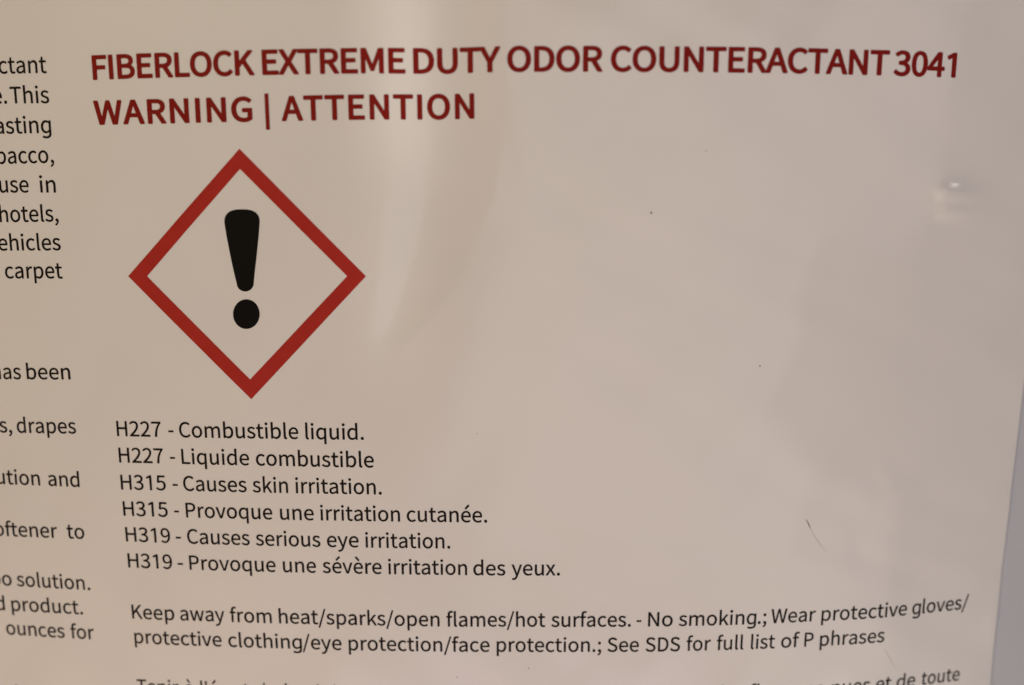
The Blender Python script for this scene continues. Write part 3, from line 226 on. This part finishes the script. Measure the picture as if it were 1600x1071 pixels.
def fill(contours):
    cu = bpy.data.curves.new('tmp', 'CURVE'); cu.dimensions = '2D'; cu.fill_mode = 'BOTH'
    for c in contours:
        s = cu.splines.new('POLY'); s.points.add(len(c)-1)
        for i, v in enumerate(c): s.points[i].co = (v[0], v[1], 0, 1)
        s.use_cyclic_u = True
    o = bpy.data.objects.new('tmp', cu)
    me = o.to_mesh(); v = [(x.co.x, x.co.y) for x in me.vertices]; f = [tuple(q.vertices) for q in me.polygons]
    o.to_mesh_clear(); bpy.data.objects.remove(o); bpy.data.curves.remove(cu)
    return v, f

_cache = {}
def glyph(ch, heavy):
    if (ch, heavy) not in _cache:
        adv, c = (HEAVY if heavy else GLYPH)[ch]
        v, f = fill([list(zip(p[0::2], p[1::2])) for p in c])
        _cache[(ch, heavy)] = (adv, v, f)
    return _cache[(ch, heavy)]

HEAVY = json.loads(r'''{"0":[777,[[302,-48,387,-60,471,-50,543,-21,591,15,613,36,660,96,700,180,728,276,746,396,751,516,746,636,728,756,700,852,658,936,603,1004,543,1048,483,1073,459,1079,399,1086,375,1086,303,1076,228,1044,171,1000,120,936,79,852,51,756,33,636,28,516,33,396,51,276,78,180,119,96,171,28,231,-19],[363,131,337,144,311,168,287,204,264,264,248,336,239,420,235,516,238,612,250,708,264,768,288,828,312,864,339,887,363,898,387,901,402,900,423,895,438,888,467,864,491,828,514,768,530,696,540,612,543,516,539,420,528,324,514,264,491,204,468,168,441,144,411,131,387,128]]],"1":[777,[[343,-30,359,-40,371,-42,503,-42,515,-39,529,-30,538,-18,542,-6,542,1026,539,1040,527,1058,515,1065,491,1068,395,1068,383,1065,310,1026,131,928,118,918,108,894,109,882,140,774,149,762,167,751,191,752,323,819,330,810,330,6,334,-18]]],"3":[777,[[255,-48,310,-57,370,-60,442,-54,514,-37,574,-10,634,32,672,72,710,132,734,204,741,276,735,336,722,384,699,432,670,471,634,506,585,540,590,552,619,576,650,612,673,648,688,684,701,732,706,780,700,852,681,912,646,969,609,1008,562,1039,502,1066,442,1080,370,1087,322,1085,262,1074,190,1049,117,1008,44,948,36,924,43,900,114,816,130,804,142,800,166,805,214,845,262,875,310,893,358,899,394,896,418,890,446,876,470,852,483,828,490,804,490,756,481,720,466,694,442,671,418,656,370,638,322,630,238,624,218,612,207,588,207,492,207,480,214,462,226,450,238,444,322,439,394,428,442,411,470,396,497,372,513,348,521,324,526,276,518,228,501,192,466,159,430,141,394,133,358,130,322,133,262,148,226,164,178,197,130,240,106,248,82,241,70,229,10,152,0,132,2,108,9,96,45,60,82,29,154,-14,202,-34]]],"4":[777,[[447,-30,465,-41,477,-42,597,-42,621,-34,633,-21,639,6,639,234,645,240,741,242,753,246,765,255,774,270,776,282,776,390,765,413,744,426,645,428,639,438,639,1026,632,1050,621,1062,597,1069,441,1067,429,1060,420,1050,388,1002,-7,390,-14,366,-14,282,-12,270,-3,254,9,245,21,241,429,240,434,234,434,-6,438,-18],[249,431,247,438,429,710,434,702,434,438,429,429,261,427]]],"A":[852,[[-23,-30,-13,-38,11,-42,143,-42,165,-30,178,-6,263,264,275,272,575,272,584,258,667,-6,680,-30,695,-40,719,-42,851,-42,875,-30,888,-6,885,18,697,570,532,1050,515,1065,491,1069,347,1069,335,1065,323,1057,312,1038,-33,18,-36,-6,-32,-18],[335,458,329,462,330,474,419,763,431,750,446,702,519,462,515,458]]],"B":[920,[[112,-30,122,-38,146,-42,470,-42,554,-37,638,-21,710,4,774,42,826,90,866,150,887,210,891,222,899,306,893,366,879,414,862,450,830,494,818,506,794,527,745,558,770,583,796,618,815,654,831,702,838,738,839,786,833,846,816,894,805,918,770,965,727,1002,662,1035,602,1053,530,1065,446,1069,146,1069,122,1065,106,1050,99,1026,99,6,103,-18],[314,147,314,444,326,448,446,448,518,444,566,436,602,426,645,402,658,390,675,366,683,342,688,306,684,270,672,234,656,210,638,193,590,167,554,156,506,149,446,146],[314,637,314,882,482,880,554,866,590,849,607,834,620,810,628,762,621,714,608,690,590,672,554,653,530,645,482,636,326,633]]],"C":[894,[[420,-48,530,-60,578,-58,626,-50,677,-36,733,-12,770,9,806,35,869,96,884,120,882,144,876,156,803,240,783,252,770,253,746,244,698,199,662,173,626,155,590,143,542,138,482,143,422,162,374,193,331,240,302,288,276,360,261,432,256,516,262,600,280,684,305,744,338,795,374,831,422,863,482,883,530,888,566,887,614,876,662,852,698,824,722,802,746,793,770,799,782,810,847,888,859,912,860,924,854,940,825,972,782,1007,722,1044,674,1064,638,1074,590,1084,542,1087,434,1077,350,1051,326,1041,254,999,184,936,122,852,74,744,48,636,39,516,49,384,80,264,125,168,176,96,240,36,326,-17]]],"D":[964,[[112,-30,122,-38,146,-42,410,-42,518,-33,614,-7,710,41,722,50,794,114,845,186,888,282,914,390,923,522,916,630,889,750,852,834,842,851,782,930,710,989,626,1031,518,1060,398,1069,146,1069,122,1065,106,1050,99,1026,99,6,103,-18],[314,148,314,876,326,880,386,880,470,872,530,856,578,830,617,798,629,786,662,734,685,678,701,594,706,522,700,426,684,354,660,294,628,246,617,234,578,200,530,174,458,154,386,148]]],"E":[825,[[112,-30,122,-38,146,-42,746,-42,758,-41,777,-30,786,-18,790,-6,790,114,781,138,758,152,326,153,314,157,314,441,326,443,662,443,674,445,686,452,701,474,702,594,698,612,686,628,662,637,326,637,312,642,312,666,314,873,326,875,734,875,758,884,773,906,773,1038,758,1060,746,1067,722,1069,146,1069,122,1065,106,1050,99,1026,99,6,103,-18]]],"F":[773,[[112,-30,134,-42,266,-42,290,-37,308,-18,312,6,314,417,326,419,662,419,685,426,698,440,704,462,702,582,697,594,686,604,674,610,326,612,312,618,314,873,326,875,578,875,734,875,754,882,767,894,774,918,773,1038,758,1060,746,1067,722,1069,146,1069,122,1065,106,1050,99,1026,99,6,103,-18]]],"G":[965,[[433,-48,554,-60,650,-51,698,-39,746,-23,794,-1,854,38,891,72,899,84,903,108,902,540,890,562,866,574,530,574,506,570,496,564,487,552,482,528,482,420,485,408,494,394,518,382,686,382,698,377,700,180,686,167,650,152,578,138,494,143,434,161,382,192,334,240,303,288,280,348,262,432,256,516,264,612,277,672,301,732,339,792,386,836,434,864,494,883,554,888,614,883,662,867,708,840,758,797,782,793,806,805,876,888,884,900,889,924,878,948,818,1001,758,1038,710,1060,662,1074,602,1084,554,1087,446,1077,350,1048,255,996,182,930,118,840,79,756,51,648,39,516,49,384,76,276,119,180,179,96,192,84,254,28,338,-19]]],"I":[410,[[112,-30,134,-42,278,-41,299,-30,308,-18,312,-6,312,1026,305,1050,294,1062,278,1068,266,1069,134,1069,122,1065,110,1056,100,1038,99,6,103,-18]]],"K":[905,[[112,-30,134,-42,266,-42,290,-37,308,-18,312,6,312,306,319,318,434,455,446,452,726,-30,746,-41,758,-42,902,-42,926,-32,937,-18,941,-6,937,18,581,630,586,642,735,822,883,1002,890,1014,891,1038,878,1058,854,1069,710,1069,686,1066,667,1050,314,626,312,1026,305,1050,290,1064,266,1069,134,1069,117,1062,106,1050,99,1026,99,6,103,-18]]],"L":[761,[[112,-30,122,-38,146,-42,722,-42,746,-33,758,-17,762,6,762,114,752,138,734,151,722,153,326,153,314,157,312,618,312,1026,305,1050,294,1062,278,1068,134,1069,122,1065,110,1056,100,1038,99,6,103,-18]]],"M":[1137,[[112,-30,134,-42,266,-41,287,-30,296,-18,300,-6,302,587,306,570,314,554,484,90,494,74,506,66,530,62,614,62,638,72,650,89,818,553,823,558,830,586,833,570,833,-6,837,-18,846,-30,866,-41,998,-42,1022,-33,1034,-18,1038,6,1038,594,1038,1026,1031,1050,1022,1060,1010,1067,998,1069,842,1069,818,1063,805,1050,578,413,566,398,332,1050,320,1062,302,1069,146,1069,134,1069,117,1062,106,1050,99,1026,99,6,103,-18]]],"N":[1013,[[112,-30,134,-42,266,-42,278,-39,292,-30,301,-18,305,-6,303,642,314,652,709,-30,722,-39,734,-42,866,-42,890,-37,902,-28,909,-18,913,6,913,1026,906,1050,890,1064,866,1069,746,1069,722,1060,713,1050,707,1038,708,390,705,378,698,375,302,1057,290,1065,278,1069,146,1069,122,1065,106,1050,99,1026,99,6,103,-18]]],"O":[1039,[[414,-48,518,-60,626,-48,710,-21,794,29,866,98,922,180,967,288,992,396,1000,516,992,636,964,756,922,852,866,933,794,1000,710,1049,626,1076,518,1087,422,1078,326,1048,242,998,170,930,117,852,75,756,49,648,39,516,47,396,74,279,117,180,170,101,242,31,326,-19],[470,143,410,165,372,192,329,240,301,288,275,360,261,432,256,516,261,600,278,683,301,744,330,792,362,828,410,862,458,881,518,888,566,883,626,864,663,840,709,792,738,744,761,684,778,600,783,516,778,432,764,360,738,288,710,240,674,198,626,163,578,145,518,138]]],"R":[889,[[112,-30,134,-42,266,-42,290,-37,302,-27,312,-6,312,6,312,390,326,394,422,394,434,387,675,-30,686,-38,710,-42,854,-42,878,-31,888,-18,892,-6,888,18,655,426,710,453,746,478,768,498,791,522,816,558,844,618,859,678,863,738,855,822,831,894,794,951,746,996,674,1034,614,1053,542,1065,458,1069,146,1069,134,1069,117,1062,106,1050,99,1026,99,6,103,-18],[314,581,314,876,326,880,494,878,542,871,578,860,604,846,618,834,635,810,647,774,650,738,646,702,635,666,621,642,602,623,578,608,542,594,494,584]]],"T":[839,[[325,-30,348,-42,492,-42,514,-30,523,-18,527,-6,527,870,540,875,804,876,816,880,828,890,837,906,837,1038,828,1054,816,1064,792,1069,516,1069,36,1069,24,1065,12,1056,2,1038,2,906,12,888,24,879,48,875,300,875,311,870,312,6,316,-18]]],"U":[1010,[[399,-48,430,-55,502,-60,586,-54,670,-33,730,-4,790,43,806,60,850,120,886,204,908,300,916,420,916,1032,905,1056,886,1067,874,1069,742,1069,718,1056,707,1032,707,420,701,336,689,276,669,228,644,192,622,172,598,157,550,141,514,138,466,140,430,150,394,169,369,192,345,228,326,276,314,336,308,420,308,1020,305,1044,297,1056,286,1064,262,1069,130,1069,106,1056,98,1044,95,1020,95,420,103,300,125,204,161,120,215,48,274,-1,346,-35]]],"W":[1230,[[225,-30,245,-41,257,-42,413,-42,437,-30,446,-18,605,629,617,653,786,-18,797,-32,821,-42,977,-42,1001,-36,1013,-25,1022,-6,1234,1026,1227,1050,1217,1061,1205,1067,1073,1069,1049,1064,1037,1054,1028,1038,905,408,893,337,860,486,719,1038,713,1050,701,1062,677,1069,557,1069,535,1062,524,1050,378,486,353,376,341,353,212,1026,204,1050,192,1062,173,1069,41,1069,29,1069,12,1062,1,1050,-5,1038,-4,1014,212,-6,216,-18]]],"X":[803,[[-5,-30,5,-38,29,-42,161,-42,173,-40,190,-30,199,-18,389,344,401,345,546,78,608,-30,629,-41,773,-42,797,-38,809,-30,822,-6,818,18,529,522,533,534,793,1002,801,1026,797,1044,785,1060,761,1069,617,1069,600,1062,581,1038,413,713,401,714,222,1050,210,1062,185,1069,41,1069,19,1062,8,1050,1,1026,9,1002,274,534,270,522,-14,18,-18,-6,-14,-18]]],"Y":[744,[[278,-30,292,-39,304,-42,436,-42,460,-34,474,-18,478,6,479,390,785,1014,786,1038,780,1050,769,1062,748,1069,604,1069,592,1065,580,1056,570,1038,412,689,376,611,364,625,177,1038,160,1061,136,1069,-8,1069,-20,1065,-32,1056,-42,1038,-43,1026,-36,1002,264,390,265,6,269,-18]]],"|":[378,[[126,-399,135,-409,147,-411,231,-411,243,-409,252,-399,254,-387,254,1173,251,1185,243,1192,231,1194,147,1194,135,1192,127,1185,124,1173]]]}''')                                   # heavy capitals of the two headings, as polygons
def text_line(name, row, cap, material, off=0.0, track=0.0, heavy=False):
    co = ROWS[row]['z']; V = []; F = []
    for word, x0, x1 in ROWS[row]['words']:
        word = ''.join(word).replace('flam', 'ﬂam')
        pen = 0; vs = []; fs = []
        for ch in word:
            adv, v, f = glyph(ch, heavy)
            b = len(vs); vs += [(p[0]+pen, p[1]) for p in v]; fs += [tuple(i+b for i in q) for q in f]
            pen += adv+track
        lo = min(p[0] for p in vs); hi = max(p[0] for p in vs)
        k = (x1-x0)/(hi-lo); b = len(V)
        for p in vs:
            X = x0+(p[0]-lo)*k
            ky = cap/(CAP+2*off)
            V.append((X/1000, (np.polyval(co, X/100)+(p[1]+off)*ky)/1000))
        F += [tuple(i+b for i in q) for q in fs]
    v3 = on_label(V)
    # faces look towards the viewer
    G = []
    for q in F:
        a, b_, c = (Vector(v3[q[0]]), Vector(v3[q[1]]), Vector(v3[q[2]]))
        G.append(q if (b_-a).cross(c-a).y < 0 else tuple(reversed(q)))
    return link(name, v3, G, material, label)

text_line('product_heading', 'h1', 3.72, M_RED_INK, 42, -24, True)
text_line('signal_word_heading', 'h2', 3.74, M_RED_INK, 42, 62, True)
for r in ('r1', 'r2', 'r3', 'r4', 'r5', 'r6'):
    text_line('hazard_statement', r, 2.60, M_INK, 15)
for r in ('k1', 'k2', 'k4'):
    text_line('precaution_line', r, 2.60, M_INK, 15)
for r in ('a1', 'a2', 'a3', 'a4', 'a5', 'a6', 'a7', 'a8', 'a9', 'b1', 'b2', 'b3', 'b4', 'b5', 'b6', 'b8'):
    text_line('instruction_line', r, 2.60, M_INK, 15)

# hazard pictogram: red diamond frame and black exclamation mark
OUT = [(-42.62, 18.80), (-23.38, -.92), (-42.84, -20.86), (-62.26, -.89)]
INN = [(-42.71, 15.74), (-26.36, -.91), (-42.84, -17.58), (-59.06, -.89)]
V = []; F = []; NS, NW = 40, 4
for k in range(4):
    a, b, c, d = OUT[k], OUT[(k+1) % 4], INN[k], INN[(k+1) % 4]
    s = len(V)
    for i in range(NS+1):
        for j in range(NW+1):
            t, w = i/NS, j/NW
            o1 = (a[0]+(b[0]-a[0])*t, a[1]+(b[1]-a[1])*t); i1 = (c[0]+(d[0]-c[0])*t, c[1]+(d[1]-c[1])*t)
            V.append(((o1[0]+(i1[0]-o1[0])*w)/1000, (o1[1]+(i1[1]-o1[1])*w)/1000))
    F += [(s+i*(NW+1)+j, s+i*(NW+1)+j+1, s+(i+1)*(NW+1)+j+1, s+(i+1)*(NW+1)+j) for i in range(NS) for j in range(NW)]
link('hazard_diamond', on_label(V), [tuple(reversed(f)) for f in F], M_DIAMOND, label)

def blob(name, poly, material, lift=INK):                             # closed shape as concentric bands round its centre line
    poly = [(x/1000, z/1000) for x, z in poly]
    zc = [p[1] for p in poly]; xm = sum(p[0] for p in poly)/len(poly)
    V = []; R = 6; m = len(poly)
    cx = sum(p[0] for p in poly)/m; lo, hi = min(zc), max(zc)
    w = (max(p[0] for p in poly)-min(p[0] for p in poly))/2
    for p in poly:
        zt = min(max(p[1], lo+min(w*.5, (hi-lo)/2)), hi-min(w*.5, (hi-lo)/2))
        tx = cx
        for r in range(R+1): V.append((p[0]+(tx-p[0])*r/R, p[1]+(zt-p[1])*r/R))
    F = []
    for i in range(m):
        a, b = i*(R+1), ((i+1) % m)*(R+1)
        F += [(a+r, a+r+1, b+r+1, b+r) for r in range(R)]
    v3 = on_label(V, lift); G = []
    for q in F:
        a, b_, c = Vector(v3[q[0]]), Vector(v3[q[1]]), Vector(v3[q[2]])
        nrm = (b_-a).cross(c-a)
        if nrm.length < 1e-14: nrm = (Vector(v3[q[2]])-a).cross(Vector(v3[q[3]])-a)
        G.append(q if nrm.y < 0 else tuple(reversed(q)))
    return link(name, v3, G, material, label)
blob('exclamation_stroke', DATA['ex'], M_BLACK_INK)
blob('exclamation_dot', DATA['dot'], M_BLACK_INK)

# dirt specks, a hairline scratch and a painted crease line
for x, z, r in ((20.99, 8.79, .17), (39.2, -15.35, .12), (29.2, 18.16, .09), (-9.99, -69.35, .12), (2.26, -67.6, .11), (-6.09, -26.35, .07)):
    blob('speck', [(x+r*(1+.25*math.sin(3*a+x))*math.cos(a), z+r*(1+.3*math.cos(2*a+z))*math.sin(a)) for a in np.linspace(0, 2*math.pi, 14, endpoint=False)], M_SPECK)
def hairline(name, pts, w, material):
    L = [(x+w_*.5, z+w_*.25) for (x, z), w_ in zip(pts, w)]; Rr = [(x-w_*.5, z-w_*.25) for (x, z), w_ in zip(pts, w)]
    V = [(x/1000, z/1000) for q in zip(L, Rr) for x, z in q]
    F = [(2*i, 2*i+2, 2*i+3, 2*i+1) for i in range(len(pts)-1)]
    v3 = on_label(V); a, b, c = (Vector(v3[i]) for i in F[0][:3])
    if (b-a).cross(c-a).y > 0: F = [tuple(reversed(f)) for f in F]
    return link(name, v3, F, material, label)
hairline('scratch', [(48.33, -41.32), (48.8, -42.1), (49.08, -42.7), (49.4, -43.3)], [.02, .17, .14, .02], M_SPECK)
hairline('scuff_crease_line', [(49.3, -43.1), (49.85, -44.2), (50.96, -45.73), (52.32, -47.39)], [.03, .10, .12, .03], M_SCUFF_CREASE)
hairline('scuff_crease_line', [(64.3, -65.8), (64.88, -66.82), (65.89, -68.51), (67.17, -70.36)], [.03, .12, .12, .03], M_SCUFF_CREASE)  # film crease: its dark line is painted, not formed by the surface
